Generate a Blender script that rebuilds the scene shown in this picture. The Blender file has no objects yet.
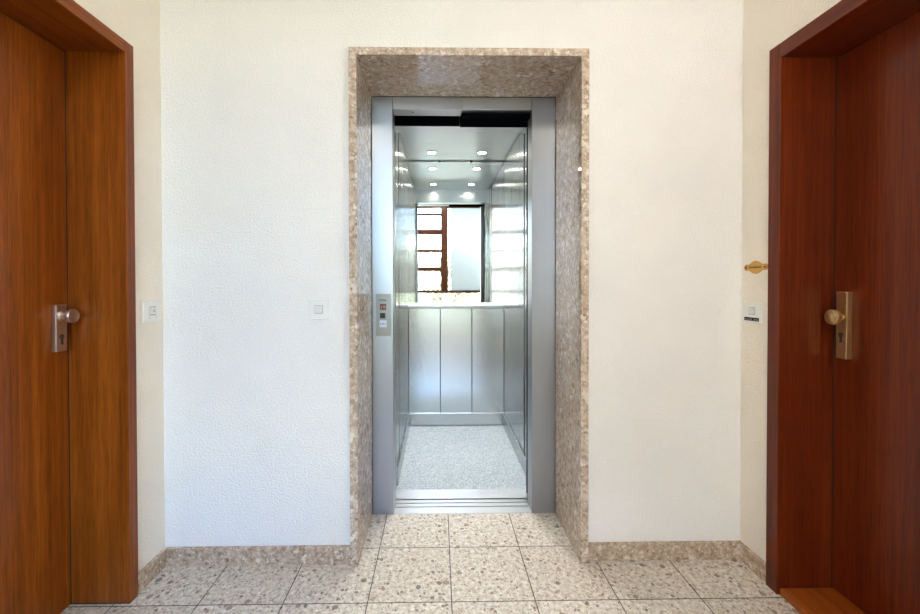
import bpy, bmesh, math, random
from mathutils import Vector, Matrix
random.seed(7)
S = bpy.context.scene
COL = S.collection

# ------------------------------------------------------------------ measured place (metres)
WL, WR = -1.111, 1.249            # side walls of the landing
CEIL = 2.90
YF = -3.20                        # window wall behind the viewer
YS = 0.337                        # steel door frame plane
CAR_L, CAR_R, CAR_B, CAR_F = -0.239, 0.524, 1.581, 0.605
CAR_Z = 2.108
MX0, MX1, MXI0, MXI1, MZ, MZI = -0.3564, 0.6068, -0.3249, 0.5761, 2.0782, 2.0479   # stone surround
MF = -0.0258

# ------------------------------------------------------------------ materials
def srgb(r, g, b):
    f = lambda c: (c/255/12.92) if c/255 <= 0.04045 else ((c/255+0.055)/1.055)**2.4
    return (f(r), f(g), f(b), 1)

def newmat(name):
    m = bpy.data.materials.new(name); m.use_nodes = True
    nt = m.node_tree; b = nt.nodes['Principled BSDF']
    return m, nt, b

def N(nt, t, **kw):
    n = nt.nodes.new(t)
    for k, v in kw.items():
        if k.startswith('i_'): n.inputs[k[2:].replace('_', ' ')].default_value = v
        else: setattr(n, k, v)
    return n

def coords(nt, scale=(1, 1, 1)):
    g = N(nt, 'ShaderNodeNewGeometry')          # world position: every copy and part lines up in the place
    mp = N(nt, 'ShaderNodeMapping'); mp.inputs['Scale'].default_value = scale
    nt.links.new(g.outputs['Position'], mp.inputs['Vector'])
    return mp.outputs['Vector']

def ramp(nt, src, stops, interp='LINEAR'):
    r = N(nt, 'ShaderNodeValToRGB'); r.color_ramp.interpolation = interp
    e = r.color_ramp.elements
    while len(e) < len(stops): e.new(0.5)
    for i, (p, c) in enumerate(stops): e[i].position = p; e[i].color = c
    nt.links.new(src, r.inputs['Fac']); return r.outputs['Color']

def mixc(nt, fac, a, b, mode='MIX'):
    n = N(nt, 'ShaderNodeMix', data_type='RGBA', blend_type=mode)
    for sock, v in ((n.inputs['Factor'], fac), (n.inputs['A'] if False else n.inputs[6], a), (n.inputs[7], b)):
        if hasattr(v, 'is_output'): nt.links.new(v, sock)
        else: sock.default_value = v
    return n.outputs[2]

def math_(nt, op, a, b=None, c=None):
    n = N(nt, 'ShaderNodeMath', operation=op)
    for i, v in enumerate((a, b, c)):
        if v is None: continue
        if hasattr(v, 'is_output'): nt.links.new(v, n.inputs[i])
        else: n.inputs[i].default_value = v
    return n.outputs[0]

def bump(nt, b, h, strength, dist=0.002):
    n = N(nt, 'ShaderNodeBump'); n.inputs['Strength'].default_value = strength
    n.inputs['Distance'].default_value = dist
    nt.links.new(h, n.inputs['Height']); nt.links.new(n.outputs['Normal'], b.inputs['Normal'])

def simple(name, col, rough=0.5, metal=0.0, coat=0.0, emit=None, es=0):
    m, nt, b = newmat(name)
    b.inputs['Base Color'].default_value = col; b.inputs['Roughness'].default_value = rough
    b.inputs['Metallic'].default_value = metal; b.inputs['Coat Weight'].default_value = coat
    if emit: b.inputs['Emission Color'].default_value = emit; b.inputs['Emission Strength'].default_value = es
    return m

def stucco(name, col, strength=0.5):
    m, nt, b = newmat(name)
    b.inputs['Roughness'].default_value = 0.9
    b.inputs['Specular IOR Level'].default_value = 0.2
    v = coords(nt)
    n1 = N(nt, 'ShaderNodeTexNoise'); n1.inputs['Scale'].default_value = 125; n1.inputs['Detail'].default_value = 5; n1.inputs['Roughness'].default_value = 0.6
    n2 = N(nt, 'ShaderNodeTexNoise'); n2.inputs['Scale'].default_value = 3; n2.inputs['Detail'].default_value = 3
    for n in (n1, n2): nt.links.new(v, n.inputs['Vector'])
    dark = tuple(c*0.95 for c in col[:3]) + (1,)
    nt.links.new(ramp(nt, n2.outputs['Fac'], [(0.3, dark), (0.7, col)]), b.inputs['Base Color'])
    bump(nt, b, n1.outputs['Fac'], strength, 0.006)
    return m

def stone(name, base_stops, chips, layers, scale=1.0, warp=0.03):
    """agglomerated stone: irregular clasts of several sizes set in a mottled fine matrix"""
    m, nt, b = newmat(name)
    v0 = coords(nt)
    def warped(freq, amp):
        w = N(nt, 'ShaderNodeTexNoise'); w.inputs['Scale'].default_value = freq*scale; w.inputs['Detail'].default_value = 5; w.inputs['Roughness'].default_value = 0.65
        nt.links.new(v0, w.inputs['Vector'])
        sub = N(nt, 'ShaderNodeVectorMath', operation='SUBTRACT'); nt.links.new(w.outputs['Color'], sub.inputs[0]); sub.inputs[1].default_value = (.5, .5, .5)
        sc = N(nt, 'ShaderNodeVectorMath', operation='SCALE'); nt.links.new(sub.outputs[0], sc.inputs[0]); sc.inputs['Scale'].default_value = amp/scale
        ad = N(nt, 'ShaderNodeVectorMath', operation='ADD'); nt.links.new(v0, ad.inputs[0]); nt.links.new(sc.outputs[0], ad.inputs[1])
        return ad.outputs[0]
    f1 = N(nt, 'ShaderNodeTexNoise'); f1.inputs['Scale'].default_value = 60*scale; f1.inputs['Detail'].default_value = 8; f1.inputs['Roughness'].default_value = 0.72
    nt.links.new(v0, f1.inputs['Vector'])
    col = ramp(nt, f1.outputs['Fac'], base_stops)
    for freq, size, share, strength in layers:
        n = N(nt, 'ShaderNodeTexVoronoi'); n.inputs['Scale'].default_value = freq*scale
        nt.links.new(warped(freq*0.8, warp*30/freq), n.inputs['Vector'])
        sp = N(nt, 'ShaderNodeSeparateColor'); nt.links.new(n.outputs['Color'], sp.inputs[0])
        sel = math_(nt, 'LESS_THAN', sp.outputs[0], share)
        big = math_(nt, 'MULTIPLY_ADD', sp.outputs[2], size*0.5, size*0.6)
        core = math_(nt, 'LESS_THAN', n.outputs['Distance'], big)
        f = math_(nt, 'MULTIPLY', math_(nt, 'MULTIPLY', sel, core), strength)
        col = mixc(nt, f, col, ramp(nt, sp.outputs[1], chips, 'CONSTANT'))
    return m, nt, b, col

def mid(a, b, t=0.5): return tuple(a[i]*(1-t)+b[i]*t for i in range(4))

def wood(name, c_dark, c_mid, c_light, axis=2, rough=0.30, coat=0.08, seed=0.0):
    m, nt, b = newmat(name)
    def st(a, l): s = [a, a, a]; s[axis] = l; return tuple(s)
    v1, v2, v3 = coords(nt, st(9, 0.35)), coords(nt, st(75, 1.6)), coords(nt, st(330, 9))
    outs = []
    for v, d in ((v1, 3), (v2, 3), (v3, 2)):
        n = N(nt, 'ShaderNodeTexNoise', noise_dimensions='4D'); n.inputs['W'].default_value = seed
        n.inputs['Scale'].default_value = 1.0; n.inputs['Detail'].default_value = d
        nt.links.new(v, n.inputs['Vector']); outs.append(n.outputs['Fac'])
    g = math_(nt, 'MULTIPLY_ADD', outs[1], 0.6, math_(nt, 'MULTIPLY', outs[0], 0.4))
    col = ramp(nt, g, [(0.26, c_dark), (0.5, c_mid), (0.74, c_light)])
    pores = ramp(nt, outs[2], [(0.36, (0.60, 0.55, 0.48, 1)), (0.52, (1, 1, 1, 1))])
    col = mixc(nt, 0.8, col, pores, 'MULTIPLY')
    nt.links.new(col, b.inputs['Base Color'])
    b.inputs['Roughness'].default_value = rough
    b.inputs['Coat Weight'].default_value = coat; b.inputs['Coat Roughness'].default_value = 0.10; b.inputs['Specular IOR Level'].default_value = 0.25
    bump(nt, b, outs[2], 0.06, 0.001)
    return m

def brushed(name, col, rough, axis=2, strength=0.05, aniso=0.0, scale=420):
    m, nt, b = newmat(name)
    b.inputs['Metallic'].default_value = 1; b.inputs['Base Color'].default_value = col
    s = [scale]*3; s[axis] = 1.5
    v = coords(nt, tuple(s))
    n = N(nt, 'ShaderNodeTexNoise'); n.inputs['Scale'].default_value = 1; n.inputs['Detail'].default_value = 3
    nt.links.new(v, n.inputs['Vector'])
    r = math_(nt, 'MULTIPLY_ADD', n.outputs['Fac'], rough*0.5, rough*0.75)
    nt.links.new(r, b.inputs['Roughness'])
    if strength: bump(nt, b, n.outputs['Fac'], strength, 0.001)
    if aniso:
        t = N(nt, 'ShaderNodeTangent', direction_type='RADIAL', axis='Z')
        nt.links.new(t.outputs[0], b.inputs['Tangent'])
        b.inputs['Anisotropic'].default_value = aniso; b.inputs['Anisotropic Rotation'].default_value = ROT
    return m

ROT = 0.0
M = {}
M['wall'] = stucco('white_roughcast', (0.85, 0.84, 0.825, 1), 1.0)
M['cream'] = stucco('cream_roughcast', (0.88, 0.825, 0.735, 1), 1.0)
M['ceiling'] = simple('ceiling_paint', (0.82, 0.81, 0.78, 1), 0.9)

def build_floor_mat():
    m, nt, b, col = stone('terrazzo_tile', [(0.36, srgb(152, 141, 128)), (0.45, srgb(196, 188, 176)), (0.55, srgb(217, 211, 201)), (0.66, srgb(240, 238, 232))],
        [(0.0, srgb(104, 80, 64)), (0.28, srgb(142, 112, 90)), (0.50, srgb(92, 82, 76)), (0.62, srgb(172, 148, 126)), (0.82, srgb(228, 222, 212))],
        ((135, .40, .30, .75), (72, .42, .24, .8), (38, .40, .15, .8)), 1.0, 0.022)
    v = coords(nt); sx = N(nt, 'ShaderNodeSeparateXYZ'); nt.links.new(v, sx.inputs[0])
    T = 0.3
    masks = []; cells = []
    for i, o in ((0, 0.0456), (1, 0.0843)):
        s = math_(nt, 'DIVIDE', math_(nt, 'SUBTRACT', sx.outputs[i], o), T)
        cells.append(math_(nt, 'FLOOR', s))
        fr = math_(nt, 'FRACT', s)
        e = math_(nt, 'ABSOLUTE', math_(nt, 'SUBTRACT', fr, 0.5))
        masks.append(math_(nt, 'GREATER_THAN', e, 0.5 - 0.0018/T))
    gm = math_(nt, 'MAXIMUM', masks[0], masks[1])
    cv = N(nt, 'ShaderNodeCombineXYZ'); nt.links.new(cells[0], cv.inputs[0]); nt.links.new(cells[1], cv.inputs[1])
    wn = N(nt, 'ShaderNodeTexWhiteNoise', noise_dimensions='3D'); nt.links.new(cv.outputs[0], wn.inputs['Vector'])
    tint = ramp(nt, wn.outputs['Value'], [(0, (0.90, 0.885, 0.86, 1)), (1, (1, 1, 1, 1))])
    col = mixc(nt, 1.0, col, tint, 'MULTIPLY')
    col = mixc(nt, gm, col, srgb(72, 70, 66))
    nt.links.new(col, b.inputs['Base Color'])
    nt.links.new(math_(nt, 'MULTIPLY_ADD', gm, 0.5, 0.3), b.inputs['Roughness'])
    inv = math_(nt, 'SUBTRACT', 1.0, gm)
    bump(nt, b, inv, 0.4, 0.002)
    return m
M['floor'] = build_floor_mat()
m, nt, b, col = stone('breccia_marble', [(0.32, srgb(130, 108, 90)), (0.46, srgb(168, 146, 126)), (0.58, srgb(194, 176, 158)), (0.72, srgb(228, 220, 208))],
    [(0.0, srgb(128, 86, 68)), (0.14, srgb(164, 138, 118)), (0.34, srgb(192, 174, 158)), (0.60, srgb(224, 216, 206)), (0.84, srgb(176, 148, 130)), (0.95, srgb(98, 74, 62))],
    ((110, .42, .45, .6), (56, .42, .42, .7), (26, .36, .40, .6)), 0.85, 0.075)
nt.links.new(col, b.inputs['Base Color']); b.inputs['Roughness'].default_value = 0.06; b.inputs['IOR'].default_value = 1.85
M['marble'] = m
m, nt, b, col = stone('pale_breccia_marble', [(0.32, srgb(126, 106, 90)), (0.46, srgb(170, 151, 133)), (0.58, srgb(198, 183, 167)), (0.72, srgb(232, 225, 215))],
    [(0.0, srgb(134, 88, 70)), (0.14, srgb(176, 146, 128)), (0.34, srgb(208, 190, 176)), (0.55, srgb(234, 227, 219)), (0.86, srgb(186, 154, 136)), (0.96, srgb(106, 80, 68))],
    ((110, .42, .45, .6), (50, .42, .45, .7), (22, .38, .45, .6)), 0.85, 0.085)
nt.links.new(col, b.inputs['Base Color']); b.inputs['Roughness'].default_value = 0.06; b.inputs['IOR'].default_value = 1.85
M['surround'] = m

M['wood_l'] = wood('reddish_brown_veneer', srgb(92, 42, 8), srgb(134, 68, 16), srgb(166, 94, 28), 2, seed=1.0)
M['wood_l_y'] = wood('reddish_brown_veneer_crosswise', srgb(92, 42, 8), srgb(134, 68, 16), srgb(166, 94, 28), 1, seed=1.5)
M['wood_r'] = wood('mahogany_veneer', srgb(68, 21, 5), srgb(96, 35, 10), srgb(120, 50, 17), 2, seed=4.0)
M['wood_r_y'] = wood('mahogany_veneer_crosswise', srgb(68, 21, 5), srgb(96, 35, 10), srgb(120, 50, 17), 1, seed=5.0)
M['wood_sill'] = wood('orange_threshold_wood', srgb(112, 50, 14), srgb(150, 74, 24), srgb(176, 96, 40), 1, seed=6.0)
M['wood_win'] = wood('dark_window_wood', srgb(70, 38, 24), srgb(98, 56, 38), srgb(118, 72, 50), 2, rough=0.4, coat=0.1, seed=8.0)

M['steel'] = brushed('brushed_frame_steel', (0.38, 0.39, 0.41, 1), 0.37, 2, 0.03)
M['steel_h'] = brushed('brushed_header_steel', (0.46, 0.46, 0.47, 1), 0.30, 0, 0.03)
M['steel_car'] = brushed('polished_car_steel', (0.45, 0.48, 0.48, 1), 0.24, 2, 0.09, scale=150, aniso=0.88)
M['steel_back'] = simple('satin_back_panel_steel', (0.60, 0.61, 0.61, 1), 0.26, 1)
M['steel_ceil'] = brushed('satin_ceiling_panel', (0.70, 0.74, 0.76, 1), 0.30, 0, 0.02)
M['alu'] = brushed('ribbed_sill_aluminium', (0.76, 0.77, 0.79, 1), 0.34, 0, 0.02)
M['rail'] = simple('satin_rail_steel', (0.78, 0.79, 0.80, 1), 0.28, 1)
M['mirror'] = simple('mirror_silver', (0.93, 0.95, 0.94, 1), 0.0, 1)
M['black'] = simple('black_painted_metal', (0.003, 0.004, 0.006, 1), 0.6)
M['black'].node_tree.nodes['Principled BSDF'].inputs['Specular IOR Level'].default_value = 0.0
M['dark'] = simple('dark_concrete', (0.05, 0.05, 0.05, 1), 0.9)
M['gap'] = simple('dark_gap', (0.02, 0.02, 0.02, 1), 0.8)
M['plastic'] = simple('white_plastic', (0.78, 0.79, 0.77, 1), 0.35)
M['plastic2'] = simple('white_plastic_button', (0.70, 0.71, 0.70, 1), 0.3)
M['grey'] = simple('grey_print', (0.22, 0.22, 0.23, 1), 0.6)
M['nickel'] = simple('satin_nickel', (0.72, 0.66, 0.60, 1), 0.33, 1)
M['brass'] = simple('aged_brass', (0.78, 0.60, 0.32, 1), 0.34, 1)
M['gold'] = simple('yellow_brass_sheet', srgb(204, 158, 78), 0.4, 0.45)
M['engrave'] = simple('dark_engraving', srgb(70, 48, 14), 0.6)
M['lock'] = simple('dark_lock_metal', (0.16, 0.15, 0.14, 1), 0.4, 0.8)
M['panel'] = brushed('call_panel_metal', (0.30, 0.29, 0.265, 1), 0.5, 2, 0.02)
M['red'] = simple('dark_red_display', srgb(62, 14, 14), 0.2, emit=(0.5, 0.02, 0.01, 1), es=0.0)
M['pink'] = simple('lit_red_segment', srgb(196, 110, 98), 0.4, emit=(1, 0.25, 0.18, 1), es=0.05)
M['tan'] = simple('dull_tan_line', srgb(150, 136, 112), 0.6)
M['btn'] = simple('black_button', srgb(24, 22, 34), 0.25)
M['white'] = simple('pale_blue_plate', srgb(196, 208, 228), 0.4)
M['blue'] = simple('navy_print', srgb(40, 48, 84), 0.5)
M['lens'] = simple('lit_spot_lens', (1, 1, 1, 1), 0.3, emit=(1.0, 0.96, 0.84, 1), es=30)
M['fill_lamp'] = simple('lit_added_wall_shade', (1, 1, 1, 1), 0.4, emit=(1.0, 0.91, 0.79, 1), es=38)
M['lamp'] = simple('lit_opal_glass', (1, 1, 1, 1), 0.4, emit=(1.0, 0.91, 0.79, 1), es=38)

m, nt, b = newmat('speckled_grey_carpet')
v = coords(nt)
sn = N(nt, 'ShaderNodeVectorMath', operation='SNAP'); sn.inputs[1].default_value = (0.006, 0.008, 1.0); nt.links.new(v, sn.inputs[0])
wn = N(nt, 'ShaderNodeTexWhiteNoise', noise_dimensions='3D'); nt.links.new(sn.outputs[0], wn.inputs['Vector'])
n = N(nt, 'ShaderNodeTexNoise'); n.inputs['Scale'].default_value = 60; n.inputs['Detail'].default_value = 4; nt.links.new(coords(nt, (0.35, 1, 1)), n.inputs['Vector'])
cf = math_(nt, 'MULTIPLY_ADD', wn.outputs['Value'], 0.55, math_(nt, 'MULTIPLY', n.outputs['Fac'], 0.45))
nt.links.new(ramp(nt, cf, [(0.12, srgb(136, 148, 156)), (0.5, srgb(163, 173, 180)), (0.88, srgb(192, 199, 204))]), b.inputs['Base Color'])
b.inputs['Roughness'].default_value = 0.95
M['carpet'] = m

m, nt, b = newmat('clear_window_glass')
tr = N(nt, 'ShaderNodeBsdfTransparent'); gl = N(nt, 'ShaderNodeBsdfGlossy'); gl.inputs['Roughness'].default_value = 0.0
fr = N(nt, 'ShaderNodeFresnel'); fr.inputs['IOR'].default_value = 1.45
mx = N(nt, 'ShaderNodeMixShader'); nt.links.new(fr.outputs[0], mx.inputs[0]); nt.links.new(tr.outputs[0], mx.inputs[1]); nt.links.new(gl.outputs[0], mx.inputs[2])
nt.links.new(mx.outputs[0], nt.nodes['Material Output'].inputs['Surface'])
M['glass'] = m

m, nt, b = newmat('frosted_sheet')
tl = N(nt, 'ShaderNodeBsdfTranslucent'); tl.inputs['Color'].default_value = (0.40, 0.385, 0.36, 1)
rf = N(nt, 'ShaderNodeBsdfRefraction'); rf.inputs['Roughness'].default_value = 0.6; rf.inputs['IOR'].default_value = 1.05
mx = N(nt, 'ShaderNodeMixShader'); mx.inputs[0].default_value = 0.18
nt.links.new(tl.outputs[0], mx.inputs[1]); nt.links.new(rf.outputs[0], mx.inputs[2])
nt.links.new(mx.outputs[0], nt.nodes['Material Output'].inputs['Surface'])
M['frost'] = m
M['bark'] = simple('grey_bark', srgb(84, 74, 66), 0.9)
M['leaf'] = simple('pale_green_leaf', srgb(150, 170, 110), 0.7)
M['render'] = simple('cream_render', srgb(206, 206, 200), 0.9)
M['roof'] = simple('red_roof_tile', srgb(140, 70, 50), 0.8)
M['grass'] = simple('grass_ground', srgb(150, 152, 128), 0.95)

# ------------------------------------------------------------------ mesh helpers
class MB:
    def __init__(s): s.bm = bmesh.new()
    def box(s, x0, x1, y0, y1, z0, z1, bev=0.0, seg=2):
        vs = [s.bm.verts.new((x, y, z)) for x in (x0, x1) for y in (y0, y1) for z in (z0, z1)]
        fs = [(0, 1, 3, 2), (4, 6, 7, 5), (0, 4, 5, 1), (2, 3, 7, 6), (0, 2, 6, 4), (1, 5, 7, 3)]
        faces = [s.bm.faces.new([vs[i] for i in f]) for f in fs]
        if bev:
            es = list({e for f in faces for e in f.edges})
            bmesh.ops.bevel(s.bm, geom=es, offset=bev, segments=seg, affect='EDGES', profile=0.5)
        return s
    def lathe(s, prof, origin, axis, n=40):
        """prof: list of (distance along axis, radius)"""
        a = Vector(axis).normalized(); u = a.orthogonal().normalized(); w = a.cross(u); o = Vector(origin)
        rings = []
        for d, r in prof:
            if r < 1e-6: rings.append([s.bm.verts.new(o + a*d)])
            else: rings.append([s.bm.verts.new(o + a*d + (u*math.cos(2*math.pi*k/n) + w*math.sin(2*math.pi*k/n))*r) for k in range(n)])
        for A, B in zip(rings, rings[1:]):
            for k in range(n):
                k2 = (k+1) % n
                if len(A) == 1 and len(B) == 1: continue
                if len(A) == 1: s.bm.faces.new([A[0], B[k2], B[k]])
                elif len(B) == 1: s.bm.faces.new([A[k], A[k2], B[0]])
                else: s.bm.faces.new([A[k], A[k2], B[k2], B[k]])
        return s
    def tube(s, pts, r0, r1=None, n=8):
        r1 = r0 if r1 is None else r1
        pts = [Vector(p) for p in pts]; rings = []
        for i, p in enumerate(pts):
            d = (pts[min(i+1, len(pts)-1)] - pts[max(i-1, 0)]).normalized()
            u = d.orthogonal().normalized(); w = d.cross(u)
            r = r0 + (r1-r0)*i/(len(pts)-1)
            rings.append([s.bm.verts.new(p + (u*math.cos(2*math.pi*k/n)+w*math.sin(2*math.pi*k/n))*r) for k in range(n)])
        for A, B in zip(rings, rings[1:]):
            for k in range(n): s.bm.faces.new([A[k], A[(k+1) % n], B[(k+1) % n], B[k]])
        s.bm.faces.new(rings[0][::-1]); s.bm.faces.new(rings[-1])
        return s
    def prism(s, pts, vec):
        v = Vector(vec)
        a = [s.bm.verts.new(p) for p in pts]; b = [s.bm.verts.new(Vector(p)+v) for p in pts]
        s.bm.faces.new(a); s.bm.faces.new(b[::-1]); n = len(a)
        for k in range(n): s.bm.faces.new([a[k], b[k], b[(k+1) % n], a[(k+1) % n]])
        return s
    def build(s, name, mat, parent=None, smooth=False):
        bmesh.ops.recalc_face_normals(s.bm, faces=s.bm.faces)
        me = bpy.data.meshes.new(name); s.bm.to_mesh(me); s.bm.free()
        me.materials.append(mat)
        if smooth:
            for p in me.polygons: p.use_smooth = True
            try: me.set_sharp_from_angle(angle=math.radians(35))
            except Exception: pass
        o = bpy.data.objects.new(name, me); COL.objects.link(o)
        if parent is not None:
            o.parent = parent
            w = Vector((0, 0, 0)); q = parent
            while q is not None: w += q.location; q = q.parent
            me.transform(Matrix.Translation(-w))        # builders work in world metres
        return o

def tag(o, label=None, cat=None, group=None, kind=None):
    if label: o['label'] = label
    if cat: o['category'] = cat
    if group: o['group'] = group
    if kind: o['kind'] = kind
    return o

def thing(name, loc, label, cat, group=None, kind=None):
    o = bpy.data.objects.new(name, None); COL.objects.link(o); o.location = loc; o.empty_display_size = 0.1
    return tag(o, label, cat, group, kind)

# ------------------------------------------------------------------ the room
tag(MB().box(-1.6, 1.75, YF-0.3, YS+0.002, -0.15, 0.0).build('floor', M['floor']), 'beige speckled stone tile floor with dark joints', 'floor', kind='structure')
tag(MB().box(-1.6, 1.75, YF-0.3, YS, CEIL, CEIL+0.15).build('ceiling', M['ceiling']), 'plain white ceiling of the landing', 'ceiling', kind='structure')
w = MB().box(-1.6, MX0, 0, YS, 0, CEIL).box(MX1, 1.75, 0, YS, 0, CEIL).box(MX0, MX1, 0, YS, MZ, CEIL)
tag(w.build('wall_back', M['wall']), 'white roughcast wall around the elevator opening', 'wall', kind='structure')
DL = (-1.150, -0.166, 1.992)     # left door frame: near y, far y, top
DR = (-1.165, -0.152, 2.0015)
w = MB().box(-1.40, WL, DL[1], 0, 0, CEIL).box(-1.40, WL, DL[0], DL[1], DL[2], CEIL).box(-1.40, WL, YF, DL[0], 0, CEIL).box(-1.6, -1.40, YF, 0, 0, CEIL)
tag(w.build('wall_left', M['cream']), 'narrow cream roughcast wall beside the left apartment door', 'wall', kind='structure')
w = MB().box(WR, 1.55, DR[1], 0, 0, CEIL).box(WR, 1.55, DR[0], DR[1], DR[2], CEIL).box(WR, 1.55, YF, DR[0], 0, CEIL).box(1.55, 1.75, YF, 0, 0, CEIL)
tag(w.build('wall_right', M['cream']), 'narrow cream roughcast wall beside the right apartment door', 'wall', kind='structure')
WX0, WX1, WZ0, WZ1 = -1.02, 1.06, 0.55, 2.70
w = MB().box(-1.6, WX0, YF-0.25, YF, 0, CEIL).box(WX1, 1.75, YF-0.25, YF, 0, CEIL).box(WX0, WX1, YF-0.25, YF, 0, WZ0).box(WX0, WX1, YF-0.25, YF, WZ1, CEIL)
tag(w.build('wall_front', M['wall']), 'white window wall opposite the elevator', 'wall', kind='structure')
w = MB().box(-0.60, -0.50, YS, 1.85, -0.15, 2.9).box(0.80, 0.90, YS, 1.85, -0.15, 2.9).box(-0.60, 0.90, 1.75, 1.85, -0.15, 2.9).box(-0.60, 0.90, YS, 1.85, 2.9, 3.05).box(-0.60, 0.90, YS, 1.85, -0.45, -0.30).box(-0.60, 0.90, YS-0.1, YS, -0.45, -0.15).box(-0.6, 0.9, YS, 1.85, -0.3, -0.15)
tag(w.build('wall_shaft', M['dark']), 'dark elevator shaft around the car', 'wall', kind='structure')

BH = 0.0708
bb = 0.0125
for nm, a, lab in (('baseboard_back_left', (WL+bb, MX0, -bb, 0), 'brown speckled stone skirting left of the elevator'),
                   ('baseboard_back_right', (MX1, WR-bb, -bb, 0), 'brown speckled stone skirting right of the elevator'),
                   ('baseboard_left', (WL, WL+bb, DL[1], 0), 'short stone skirting between left corner and left door'),
                   ('baseboard_right', (WR-bb, WR, DR[1], 0), 'short stone skirting between right corner and right door')):
    tag(MB().box(*a, 0, BH, 0.0012, 1).build(nm, M['marble']), lab, 'skirting', kind='structure')

# ------------------------------------------------------------------ apartment doors
LXL = -1.300                      # room face of the left leaf
d1 = thing('door_1', (LXL, -0.64, 0), 'orange-brown wooden apartment door with silver knob, at the left', 'door', kind='structure')
fx0, fx1, jy = LXL-0.068, -1.096, -0.2065
MB().box(fx0, fx1, jy, DL[1], 0.005, DL[2], 0.0015, 1).build('frame_post', M['wood_l'], d1)
MB().box(fx0, fx1, DL[0], DL[0]+0.04, 0.005, DL[2], 0.0015, 1).build('frame_post', M['wood_l'], d1)
MB().box(fx0, fx1-0.003, jy+0.002, DL[1]-0.002, 0, 0.005).box(fx0, fx1-0.003, DL[0]+0.002, DL[0]+0.038, 0, 0.005).build('floor_shadow_strip', M['gap'], d1)  # black strips painting the shadow line at the foot of the posts
MB().box(fx0, fx1, DL[0]+0.04, jy, 1.951, DL[2], 0.0015, 1).build('frame_head', M['wood_l_y'], d1)
MB().box(LXL-0.043, LXL, DL[0]+0.043, jy-0.0045, 0.005, 1.947, 0.002, 1).build('door_leaf', M['wood_l'], d1)
MB().box(LXL-0.020, LXL-0.0015, jy-0.0044, jy-0.0001, 0.005, 1.9508).build('seal', M['gap'], d1)
MB().box(LXL-0.081, LXL-0.045, DL[0]+0.04, jy, 0.0, 1.951).build('rebate', M['gap'], d1)
pf = LXL+0.018
pl = tag(MB().box(LXL, pf, -0.274, -0.2335, 0.908, 1.067, 0.003, 2).build('lock_plate', M['nickel'], d1), 'satin silver lock plate')
ky, kz = -0.2545, 1.029
MB().lathe([(0, 0), (0, .0165), (.003, .0165), (.006, .012), (.020, .0105), (.026, .013), (.028, .0215), (.030, .0232), (.040, .0232), (.0425, .0215), (.0415, .019), (.041, 0)], (pf, ky, kz), (1, 0, 0), 48).build('knob', M['nickel'], pl, True)
MB().lathe([(0, 0), (0, .0085), (.0015, .0085), (.0015, 0)], (pf, ky, 0.959), (1, 0, 0), 24).box(pf, pf+.0015, ky-.0048, ky+.0048, 0.932, 0.957).build('lock_cylinder', M['lock'], pl, True)

LXR = 1.431                       # room face of the right leaf
d2 = thing('door_2', (LXR, -0.64, 0), 'dark red mahogany apartment door with brass knob, at the right', 'door', kind='structure')
gx0, gx1, jy = 1.232, LXR+0.07, -0.203
MB().box(gx0, gx1, jy, DR[1], 0, DR[2], 0.0015, 1).build('frame_post', M['wood_r'], d2)
MB().box(gx0, gx1, DR[0], DR[0]+0.05, 0, DR[2], 0.0015, 1).build('frame_post', M['wood_r'], d2)
MB().box(gx0, gx1, DR[0]+0.05, jy, 1.948, DR[2], 0.0015, 1).build('frame_head', M['wood_r_y'], d2)
MB().box(LXR, LXR+0.044, DR[0]+0.053, jy-0.0045, 0.028, 1.944, 0.002, 1).build('door_leaf', M['wood_r'], d2)
MB().box(LXR+0.0015, LXR+0.020, jy-0.0044, jy-0.0001, 0.028, 1.9478).build('seal', M['gap'], d2)
MB().box(LXR+0.046, LXR+0.084, DR[0]+0.05, jy, 0.0, 1.948).build('rebate', M['gap'], d2)
tag(MB().box(1.243, LXR+0.044, DR[0]+0.05, jy, 0.0, 0.025, 0.003, 2).build('threshold', M['wood_sill'], d2), 'orange-brown wooden threshold')
pf = LXR-0.021
pl = tag(MB().box(pf, LXR, -0.2735, -0.2345, 0.872, 1.106, 0.0025, 2).build('lock_plate', M['brass'], d2), 'brass lock plate')
ky, kz = -0.2545, 1.018
MB().lathe([(0, 0), (0, .0105), (.003, .0105), (.005, .0068), (.016, .0065), (.019, .010), (.0205, .021), (.024, .0258), (.030, .0268), (.036, .0258), (.0385, .022), (.0385, .0205), (.042, .0195), (.0455, .014), (.0465, 0)], (pf, ky, kz), (-1, 0, 0), 48).build('knob', M['brass'], pl, True)
MB().lathe([(0, 0), (0, .0085), (.0015, .0085), (.0015, 0)], (pf, ky, 0.955), (-1, 0, 0), 24).box(pf-.0015, pf, ky-.0048, ky+.0048, 0.928, 0.953).build('lock_cylinder', M['lock'], pl, True)

# ------------------------------------------------------------------ stone surround and steel frame of the lift entrance
su = thing('elevator_surround', (0.125, 0.15, 0), 'brown brecciated stone surround lining the elevator opening', 'door surround')
for x0, x1 in ((MX0, MXI0), (MXI1, MX1)):
    MB().box(x0, x1, MF, YS, 0, MZI-0.0006, 0.001, 1).build('side_slab', M['surround'], su)
MB().box(MX0, MX1, MF, YS, MZI, MZ, 0.001, 1).build('lintel_slab', M['surround'], su)

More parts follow.
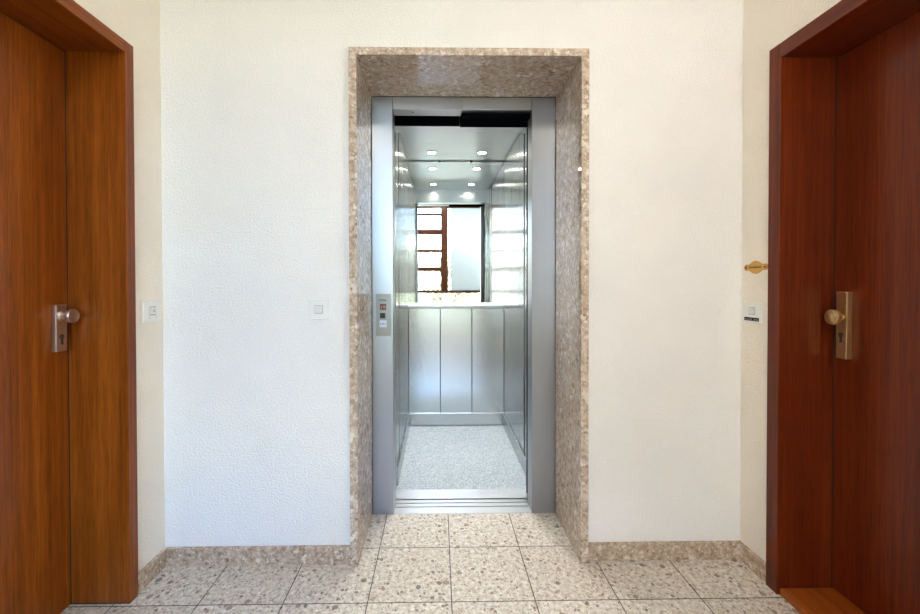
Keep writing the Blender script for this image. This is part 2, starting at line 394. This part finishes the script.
JI0, JI1, HZ = -0.222, 0.460, 1.986
ef = thing('elevator_door_frame', (0.12, YS, 0), 'brushed steel door frame inside the stone surround', 'door frame')
for x0, x1 in ((MXI0+0.001, JI0), (JI1, MXI1-0.001)):
    MB().box(x0, x1, YS+0.001, 0.432, 0.0, MZI-0.001, 0.002, 2).build('jamb', M['steel'], ef)
hd = MB().box(JI0+0.0012, 0.118, YS+0.001, 0.416, HZ, MZI-0.001, 0.002, 2).box(0.118, JI1-0.0012, YS+0.001, 0.382, HZ, MZI-0.001, 0.002, 2).build('header', M['steel_h'], ef)
MB().lathe([(0, 0), (0, .0042), (.0008, .0042), (.0008, 0)], (-0.125, 0.372, HZ), (0, 0, -1), 16).build('sensor_hole', M['black'], hd)
sl = MB().box(JI0, JI1, YS+0.002, 0.395, -0.05, 0.002).box(JI0, JI1, 0.402, 0.4315, -0.05, 0.002).box(JI0, JI1, 0.4385, 0.464, -0.05, 0.002).build('sill', M['alu'], ef)
MB().box(JI0, JI1, YS+0.004, 0.465, -0.06, -0.012).build('sill_groove', M['gap'], ef)
tag(MB().box(JI0-0.09, 0.112, 0.482, 0.512, 1.972, 2.15).box(0.116, JI1+0.06, 0.384, 0.512, 1.966, 2.15, 0.002, 1).box(JI0-0.09, 0.116, 0.43, 0.48, 2.045, 2.15).build('door_track', M['black'], ef), 'black sliding door track')

# call panel on the left jamb
cp = thing('call_panel', (-0.2685, YS, 0.983), 'grey metal elevator call panel with red display on the left steel jamb', 'call panel')
yq = YS+0.001
MB().box(-0.305, -0.232, yq-0.003, yq, 0.880, 1.086, 0.0008, 1).build('face_plate', M['panel'], cp)
yf = yq-0.003
def face(x0, x1, z0, z1, t=0.0012, bev=0.0): return MB().box(x0, x1, yf-t, yf, z0, z1, bev, 1)
px = lambda u: -0.305 + (u-376)*0.0049
pz = lambda v: 1.086 - (v-294)*0.0049
# small dark lettering, too blurred in the picture to read
g = MB(); hs = [.012, .009, .012, .008, .010, .008]
for i, h in enumerate(hs):
    x = px(379.4)+i*0.0060
    g.box(x, x+0.0024, yf-0.0006, yf, pz(301.2), pz(301.2)+h).box(x, x+0.0044, yf-0.0006, yf, pz(301.2)+(0 if i % 2 else h*0.45), pz(301.2)+(0.0026 if i % 2 else h*0.45+0.0026))
g.build('lettering', M['gap'], cp)
disp = face(px(380), px(386), pz(310), pz(304), 0.0015, 0.0008).build('display', M['red'], cp)
s = MB(); yy = yf-0.0015
s.box(px(381.2), px(381.9), yy-0.0005, yy, pz(308.6), pz(305.8)).box(px(383.6), px(385.0), yy-0.0005, yy, pz(307.5), pz(306.9)).box(px(384.6), px(385.2), yy-0.0005, yy, pz(308.5), pz(305.6)).box(px(383.4), px(383.9), yy-0.0005, yy, pz(307.5), pz(305.6))
s.build('digit', M['pink'], disp)
face(px(380), px(385.2), pz(318.2), pz(313), 0.003, 0.001).build('call_button', M['btn'], cp)
wp = face(px(379.6), px(386.4), pz(327.2), pz(320.4), 0.0012).build('notice_plate', M['white'], cp)
yy = yf-0.0012
MB().box(px(380.4), px(381.2), yy-0.0004, yy, pz(324.6), pz(323)).box(px(382.5), px(383.3), yy-0.0004, yy, pz(325), pz(322.4)).box(px(384.6), px(385.2), yy-0.0004, yy, pz(324.6), pz(322.8)).build('printed_sign', M['blue'], wp)
MB().box(px(376.8), px(390), yf-0.0008, yf, pz(331.5), pz(330.6)).build('groove', M['tan'], cp)

# ------------------------------------------------------------------ the lift car
car = thing('elevator_car', (0.14, 1.09, 0), 'open stainless steel elevator car with mirror, handrail and grey carpet', 'elevator car')
MB().box(CAR_L-0.02, CAR_R+0.02, 0.574, CAR_B+0.02, -0.05, 0.0).build('carpet', M['carpet'], car)
MB().box(JI0-0.02, JI1+0.03, 0.478, 0.574, -0.05, 0.001).build('car_sill', M['alu'], car)
# side walls: three tall panels each with narrow joints
def side_wall(x0, x1, name):
    ys = [CAR_F, 0.800, 0.965, 1.256, CAR_B]
    g = MB(); xi, xo = (x1, x0) if abs(x1) < abs(x0) or x1 == CAR_L else (x0, x1)
    for a, b_ in zip(ys, ys[1:]): g.box(x0, x1, a+(0.042 if a == 0.800 else 0.006), b_-0.004, 0.0, CAR_Z-0.008, 0.0015, 2)
    return g.build(name, M['steel_car'], car)
side_wall(CAR_L-0.03, CAR_L, 'side_wall'); side_wall(CAR_R, CAR_R+0.03, 'side_wall')
MB().box(CAR_L-0.035, CAR_L-0.031, CAR_F, CAR_B+.03, 0, CAR_Z).box(CAR_R+0.031, CAR_R+0.035, CAR_F, CAR_B+.03, 0, CAR_Z).box(CAR_L-.03, CAR_R+.03, CAR_B+0.026, CAR_B+0.03, 0, CAR_Z).build('shell', M['gap'], car)
xs = [CAR_L, 0.014, 0.267, CAR_R]
for a, b_ in zip(xs, xs[1:]):
    MB().box(a+0.0022, b_-0.0022, CAR_B, CAR_B+0.02, 0.098, 0.955, 0.0015, 2).build('back_panel', M['steel_back'], car)
MB().box(CAR_L, CAR_R, CAR_B+0.006, CAR_B+0.02, 0.955, CAR_Z-0.012).build('mirror_backing', M['steel_back'], car)
tag(MB().box(CAR_L+0.001, CAR_R-0.001, CAR_B, CAR_B+0.006, 0.955, CAR_Z-0.006).build('mirror', M['mirror'], car), 'large back wall mirror')
for x in (0.010, 0.262):
    MB().box(x-0.009, x+0.009, CAR_B-0.003, CAR_B, CAR_Z-0.012, CAR_Z-0.001, 0.001, 1).build('mirror_clip', M['lock'], car)
MB().box(CAR_L+0.012, CAR_R-0.012, CAR_B-0.012, CAR_B, 0.007, 0.101, 0.002, 2).build('kick_plate', M['steel_back'], car)
MB().box(CAR_L, CAR_L+0.012, CAR_F+0.01, CAR_B, 0.0, 0.101, 0.002, 2).build('kick_plate', M['steel_car'], car)
MB().box(CAR_R-0.012, CAR_R, CAR_F+0.01, CAR_B, 0.0, 0.101, 0.002, 2).build('kick_plate', M['steel_car'], car)
hr = MB().tube([(CAR_L+0.004, 1.530, 0.960), (CAR_R-0.004, 1.530, 0.960)], 0.0205, n=24).build('handrail', M['rail'], car, True)
for x in (-0.10, 0.40): MB().tube([(x, 1.535, 0.955), (x, CAR_B, 0.945)], 0.008, n=12).build('bracket', M['rail'], hr, True)
# ceiling with four recessed spots
MB().box(CAR_L-0.03, CAR_R+0.03, CAR_F-0.05, CAR_B+0.03, CAR_Z, CAR_Z+0.02).build('car_ceiling', M['steel_ceil'], car)
for x in (-0.048, 0.325):
    for y in (1.371, 0.823):
        sp = MB().lathe([(0, .028), (-.001, .040), (-.005, .040), (-.006, .033), (-.003, .0275), (0, .0275)], (x, y, CAR_Z), (0, 0, 1), 32).build('spotlight', M['rail'], car, True)
        MB().lathe([(-.0005, 0), (-.0005, .0270), (-.0025, .0260), (-.004, .018), (-.0045, 0)], (x, y, CAR_Z), (0, 0, 1), 32).build('lens', M['lens'], sp, True)
        L = bpy.data.lights.new('spot_light', 'SPOT'); L.energy = 28; L.spot_size = math.radians(125); L.spot_blend = 0.9; L.shadow_soft_size = 0.024; L.color = (1.0, 0.98, 0.95)
        lo = bpy.data.objects.new('spot_light', L); COL.objects.link(lo); lo.location = (x, y, CAR_Z-0.008)
# front of the car: transom and right return
MB().box(CAR_L-0.03, CAR_R+0.03, 0.514, CAR_F, 1.970, CAR_Z+0.02, 0.002, 1).build('transom', M['steel_ceil'], car)
MB().box(0.487, CAR_R+0.03, 0.575, CAR_F, 0.0, 1.970, 0.002, 2).build('front_return', M['steel_car'], car)
MB().box(CAR_L-0.03, CAR_L+0.006, 0.575, CAR_F, 0.0, 1.970, 0.002, 2).build('front_return', M['steel_car'], car)
for x, y in ((0.480, 0.525), (0.486, 0.552)):
    MB().box(x-0.004, x, y-0.008, y+0.008, 0.004, 1.968).build('edge_seal', M['black'], car)
    MB().box(x, x+0.15, y-0.011, y+0.011, 0.004, 1.968, 0.002, 2).build('car_door_panel', M['steel_car'], car)
MB().box(CAR_L-0.10, CAR_L-0.003, 0.50, 0.57, 0.0, 1.968).build('door_post', M['steel_car'], car)
ld = thing('landing_door', (0.55, 0.44, 0), 'steel sliding landing door retracted behind the right jamb', 'sliding door')
for x, y in ((0.467, 0.447), (0.474, 0.470)):
    MB().box(x-0.004, x, y-0.006, y+0.006, 0.004, 1.962).build('edge_seal', M['black'], ld)
    MB().box(x, x+0.15, y-0.009, y+0.009, 0.004, 1.962, 0.002, 2).build('door_panel', M['steel'], ld)

# ------------------------------------------------------------------ switches, bells, plaque
def wall_plate(name, centre, n, label, cat, size=0.0795, plate=True):
    """square plate of two steps with a push rocker; n is the wall normal axis"""
    t = thing(name, centre, label, cat)
    return t
def pb(centre, n, a0, a1, b0, b1, d0, d1, bev=0.001):
    cx, cy, cz = centre
    if n == 'y-': return MB().box(cx+a0, cx+a1, cy-d1, cy-d0, cz+b0, cz+b1, bev, 2)
    if n == 'x+': return MB().box(cx+d0, cx+d1, cy+a0, cy+a1, cz+b0, cz+b1, bev, 2)
    return MB().box(cx-d1, cx-d0, cy+a0, cy+a1, cz+b0, cz+b1, bev, 2)

c = (-0.4815, 0.0, 1.0335)
t = thing('light_switch', c, 'white square light switch on the wall left of the elevator', 'light switch')
pb(c, 'y-', -.0398, .0398, -.0412, .0412, -.001, .013, .002).build('cover_plate', M['plastic'], t)
pb(c, 'y-', -.0290, .0290, -.030, .030, .013, .0145, .0006).build('inner_frame', M['plastic'], t)
pb(c, 'y-', -.0165, .0165, -.0165, .0165, .0145, .0148, 0).build('rocker_gap', M['grey'], t)
pb(c, 'y-', -.0152, .0152, -.0148, .0152, .0145, .0185, .001).build('rocker', M['plastic2'], t)

c = (WL, -0.0760, 1.032)
t = thing('doorbell', c, 'white square doorbell between the left door and the corner', 'doorbell')
pb(c, 'x+', -.046, .046, -.0405, .0405, -.001, .010, .002).build('cover_plate', M['plastic'], t)
pb(c, 'x+', -.030, .034, -.030, .028, .010, .012, .0006).build('inner_frame', M['plastic'], t)
pb(c, 'x+', -.016, .018, -.0155, .0185, .012, .0124, 0).build('button_gap', M['grey'], t)
bt = pb(c, 'x+', -.0145, .0165, -.012, .016, .012, .017, .001).build('button', M['plastic2'], t)
MB().lathe([(0, 0), (0, .0035), (.0004, .0035), (.0004, 0)], (c[0]+.017, c[1]+.001, c[2]+.003), (1, 0, 0), 16).box(c[0]+.017, c[0]+.0174, c[1]-.004, c[1]+.006, c[2]-.002, c[2]-.0005).build('bell_symbol', M['grey'], bt)
for dy in (-.016, .018):
    MB().lathe([(0, 0), (0, .002), (.0006, .0015), (.0006, 0)], (c[0]+.012, c[1]+dy, c[2]-.024), (1, 0, 0), 12).build('screw', M['grey'], t)

c = (WR, -0.0635, 1.019)
t = thing('doorbell', c, 'white doorbell with black name strip beside the right door', 'doorbell')
pb(c, 'x-', -.046, .046, -.0405, .0405, -.001, .010, .002).build('cover_plate', M['plastic'], t)
pb(c, 'x-', -.020, .011, -.0068, .0228, .010, .0104, 0).build('button_gap', M['grey'], t)
pb(c, 'x-', -.0185, .0095, -.005, .021, .010, .016, .001).build('button', M['plastic2'], t)
ns = tag(pb(c, 'x-', -.040, .032, -.031, -.018, .010, .0125, .0006).build('name_strip', M['black'], t), 'black name strip')
g = MB(); x = c[0]-.0125; y = c[1]+.027
for i in range(11):                              # white lettering too small to read in the picture
    h = (.006, .004, .0045, .006, .004)[i % 5]
    if i != 6: g.box(x-.0003, x, y-.0030, y-.0020, c[2]-.028, c[2]-.028+h).box(x-.0003, x, y-.0042, y, c[2]-.028+(h-.001 if i % 2 else 0), c[2]-.027+(h-.001 if i % 2 else 0))
    y -= .0060
g.build('lettering', M['plastic'], ns)

c = Vector((WR, -0.075, 1.199))
t = thing('name_plaque', c, 'small ornate brass name plaque on the right wall above the doorbell', 'plaque')
half = [(0.0, .026), (.012, .0235), (.022, .018), (.030, .013), (.038, .0105), (.044, .0125), (.051, .012), (.0565, .007), (.058, 0.0)]
out = [(a, b_) for a, b_ in half] + [(a, -b_) for a, b_ in half[-2::-1]] + [(-a, -b_) for a, b_ in half[1:]] + [(-a, b_) for a, b_ in half[-2:0:-1]]
pl = MB().prism([(WR+.001, c.y+a, c.z+b_) for a, b_ in out], (-.0045, 0, 0)).build('plate', M['gold'], t)
for dy in (-.047, .047):
    MB().lathe([(0, .0045), (.001, .0042), (.0018, .002), (.0018, 0)], (WR-.0034, c.y+dy, c.z), (-1, 0, 0), 16).build('screw', M['engrave'], t)
pts = []
for i in range(80):                              # engraved script, unreadable in the picture
    u = i/79; a = .030 - .060*u
    pts.append((WR-.0036, c.y + a + .0022*math.cos(i*1.05), c.z + .0035*math.sin(i*1.05)*(1.25 if i < 9 or 36 < i < 46 else .65)))
MB().tube(pts, .00075, n=5).build('engraved_script', M['engrave'], t)

# ------------------------------------------------------------------ the window behind (seen in the car's mirror)
w1 = thing('window_1', (0, YF-0.1, WZ0), 'brown wooden landing window with frosted sheet, seen in the mirror', 'window', kind='structure')
y0, y1 = YF-0.14, YF-0.07
MB().box(WX0, WX0+0.07, y0, y1, WZ0, WZ1, .003, 1).box(WX1-0.07, WX1, y0, y1, WZ0, WZ1, .003, 1).box(WX0+0.07, WX1-0.07, y0, y1, WZ0, WZ0+0.07, .003, 1).box(WX0+0.07, WX1-0.07, y0, y1, WZ1-0.07, WZ1, .003, 1).build('window_frame', M['wood_win'], w1)
MB().box(0.05, 0.19, y0-0.01, y1+0.02, 0.996, WZ1-0.07, .004, 1).build('post', M['wood_win'], w1)
MB().box(WX0+0.07, WX1-0.07, y0, y1+0.005, 0.940, 0.996, .003, 1).build('rail', M['wood_win'], w1)
for z, h in ((2.504, .05), (2.155, .10), (1.778, .055), (1.415, .08)):
    MB().box(WX0+0.07, 0.05, y0+0.005, y1-0.005, z-h/2, z+h/2, .003, 1).build('glazing_bar', M['wood_win'], w1)
MB().box(WX0+0.06, WX1-0.06, YF-0.112, YF-0.106, WZ0+0.06, WZ1-0.06).build('pane', M['glass'], w1)
fs = tag(MB().box(0.25, 0.98, YF-0.062, YF-0.056, 0.985, WZ1-0.075).build('frosted_sheet', M['frost'], w1), 'frosted sheet')
for k in range(8):
    MB().box(0.232, 0.262, YF-0.068, YF-0.048, 1.06+k*0.215, 1.10+k*0.215, .003, 1).build('clip', M['rail'], fs)
MB().box(WX0-0.03, WX1+0.03, YF-0.06, YF+0.03, WZ0-0.03, WZ0, .004, 1).build('window_sill', M['marble'], w1)

# landing ceiling lamp (out of the frame, lights the landing)
cl = thing('ceiling_lamp', (0.0, -2.1, CEIL), 'round opal glass ceiling lamp above the landing', 'ceiling lamp')
MB().lathe([(0, 0), (0, .17), (-.02, .17), (-.02, 0)], (0.0, -2.1, CEIL), (0, 0, 1), 40).build('base', M['plastic'], cl, True)
MB().lathe([(-.02, .155), (-.05, .15), (-.085, .11), (-.10, .05), (-.103, 0)], (0.0, -2.1, CEIL), (0, 0, 1), 40).build('glass_shade', M['lamp'], cl, True)

wl = thing('added_wall_lamp', (WR, -1.34, 1.78), 'added round opal wall lamp behind the viewer, warming the right side', 'wall lamp')  # added fill lamp, unseen; warms the right part of the back wall
MB().lathe([(0, 0), (0, .15), (.018, .15), (.018, 0)], (WR, -1.34, 1.78), (-1, 0, 0), 40).build('base', M['plastic'], wl, True)
MB().lathe([(.018, .135), (.05, .13), (.085, .10), (.105, .05), (.11, 0)], (WR, -1.34, 1.78), (-1, 0, 0), 40).build('glass_shade', M['fill_lamp'], wl, True)

# ------------------------------------------------------------------ outside
tag(MB().box(-30, 30, -50, -3.6, -3.3, -3.0).build('ground', M['grass']), 'grass ground outside the window', 'ground', kind='structure')
def tree(x, y, h, label, seed):
    rnd = random.Random(seed)
    t = thing('tree', (x, y, -3.0), label, 'tree')
    g = MB(); lf = MB()
    def grow(p, d, L, r, depth):
        q = p + d*L; m_ = p + d*L*0.5 + Vector((rnd.uniform(-1, 1), rnd.uniform(-1, 1), 0))*L*0.06
        g.tube([p, m_, q], r, r*0.65, 6)
        if depth == 0:
            for _ in range(5):
                c_ = q + Vector((rnd.gauss(0, .18), rnd.gauss(0, .18), rnd.gauss(0, .18)))
                u = Vector((rnd.gauss(0, 1), rnd.gauss(0, 1), rnd.gauss(0, 1))).normalized(); v_ = u.orthogonal().normalized()
                s_ = rnd.uniform(.03, .06)
                lf.bm.faces.new([lf.bm.verts.new(c_ + k) for k in (u*s_*1.6, v_*s_, -u*s_*1.6, -v_*s_)])
            return
        for _ in range(3):
            nd = (d + Vector((rnd.gauss(0, .55), rnd.gauss(0, .55), rnd.gauss(0.1, .35)))).normalized()
            grow(p + d*L*rnd.uniform(.6, 1), nd, L*rnd.uniform(.6, .78), r*0.6, depth-1)
    grow(Vector((x, y, -3.0)), Vector((0, 0, 1)), h*0.36, 0.11, 5)
    g.build('branches', M['bark'], t); lf.build('foliage', M['leaf'], t)
tree(-0.9, -8.2, 6.6, 'bare branched tree outside the window, nearest the glass', 3)
tree(7.5, -13, 6.0, 'smaller leafy tree outside the window behind the frosted sheet', 11)
tree(0.6, -19.0, 7.0, 'tall tree outside the window furthest from the glass', 19)

hs_ = thing('added_house', (-7.0, -13.0, -3.0), 'added tall rendered block outside the window to the left, shaping the daylight', 'added_house')  # added unseen block: cuts blue sky and bounces sun towards the right wall
MB().box(-12.5, -1.9, -16.0, -10.0, -3.0, 9.0).build('wall', M['render'], hs_)
MB().prism([(-12.9, -9.6, 9.0), (-12.9, -16.4, 9.0), (-12.9, -13.0, 11.6)], (11.4, 0, 0)).build('roof', M['roof'], hs_)
for x in (-10.6, -7.4, -4.2):
    for z in (-1.6, 1.3, 4.2, 7.0 - 0.2):
        wn_ = MB().box(x, x+1.1, -10.02, -9.96, z, z+1.4, .01, 1).build('window', M['plastic'], hs_)
        MB().box(x+.08, x+1.02, -9.962, -9.95, z+.08, z+1.32).build('pane', M['btn'], wn_)

# ------------------------------------------------------------------ light
sun = bpy.data.lights.new('sun', 'SUN'); sun.energy = 2.1; sun.angle = math.radians(0.6); sun.color = (1.0, 0.97, 0.93)
suo = bpy.data.objects.new('sun', sun); COL.objects.link(suo); suo.location = (-4, 12, 14)
suo.rotation_euler = Vector((0.25, -0.75, -0.62)).to_track_quat('-Z', 'Y').to_euler()
W = bpy.data.worlds.new('World'); S.world = W; W.use_nodes = True
nt = W.node_tree; bg = nt.nodes['Background']
sky = N(nt, 'ShaderNodeTexSky', sky_type='NISHITA'); sky.sun_disc = False
sky.sun_elevation = math.radians(38); sky.sun_rotation = math.radians(0); sky.air_density = 1.0; sky.dust_density = 2.0
hs = N(nt, 'ShaderNodeHueSaturation'); hs.inputs['Saturation'].default_value = 1.15
nt.links.new(sky.outputs[0], hs.inputs['Color']); nt.links.new(hs.outputs[0], bg.inputs['Color'])
bg.inputs['Strength'].default_value = 2.9

# ------------------------------------------------------------------ camera
cam = bpy.data.cameras.new('camera'); co = bpy.data.objects.new('camera', cam); COL.objects.link(co)
f, sxp, syp, yaw, pitch, roll = 406.4702, 444.4764, 287.3223, 0.0150, 0.0106, 0.0015
cam.sensor_fit = 'HORIZONTAL'; cam.sensor_width = 36; cam.lens = 36*f/920
cam.shift_x = (460-sxp)/920; cam.shift_y = (syp-307)/920
cam.clip_start = 0.02; cam.clip_end = 200
c_, s_ = math.cos(yaw), math.sin(yaw); cp_, sp_ = math.cos(pitch), math.sin(pitch); cr, sr = math.cos(roll), math.sin(roll)
X = Vector((c_, -s_, 0)); U = Vector((sp_*s_, sp_*c_, cp_)); F = Vector((cp_*s_, cp_*c_, -sp_))
R = cr*X - sr*U; U2 = sr*X + cr*U
co.matrix_world = Matrix(((R.x, U2.x, -F.x, 0), (R.y, U2.y, -F.y, -1.6552), (R.z, U2.z, -F.z, 1.1391), (0, 0, 0, 1)))
S.camera = co

S.view_settings.view_transform = 'Standard'; S.view_settings.look = 'None'
S.view_settings.gamma = 1; S.view_settings.use_curve_mapping = False
S.view_settings.exposure = 0.56
S.cycles.use_denoising = True
S.cycles.max_bounces = 16; S.cycles.glossy_bounces = 8; S.cycles.diffuse_bounces = 8; S.cycles.transmission_bounces = 8
S.cycles.sample_clamp_indirect = 20
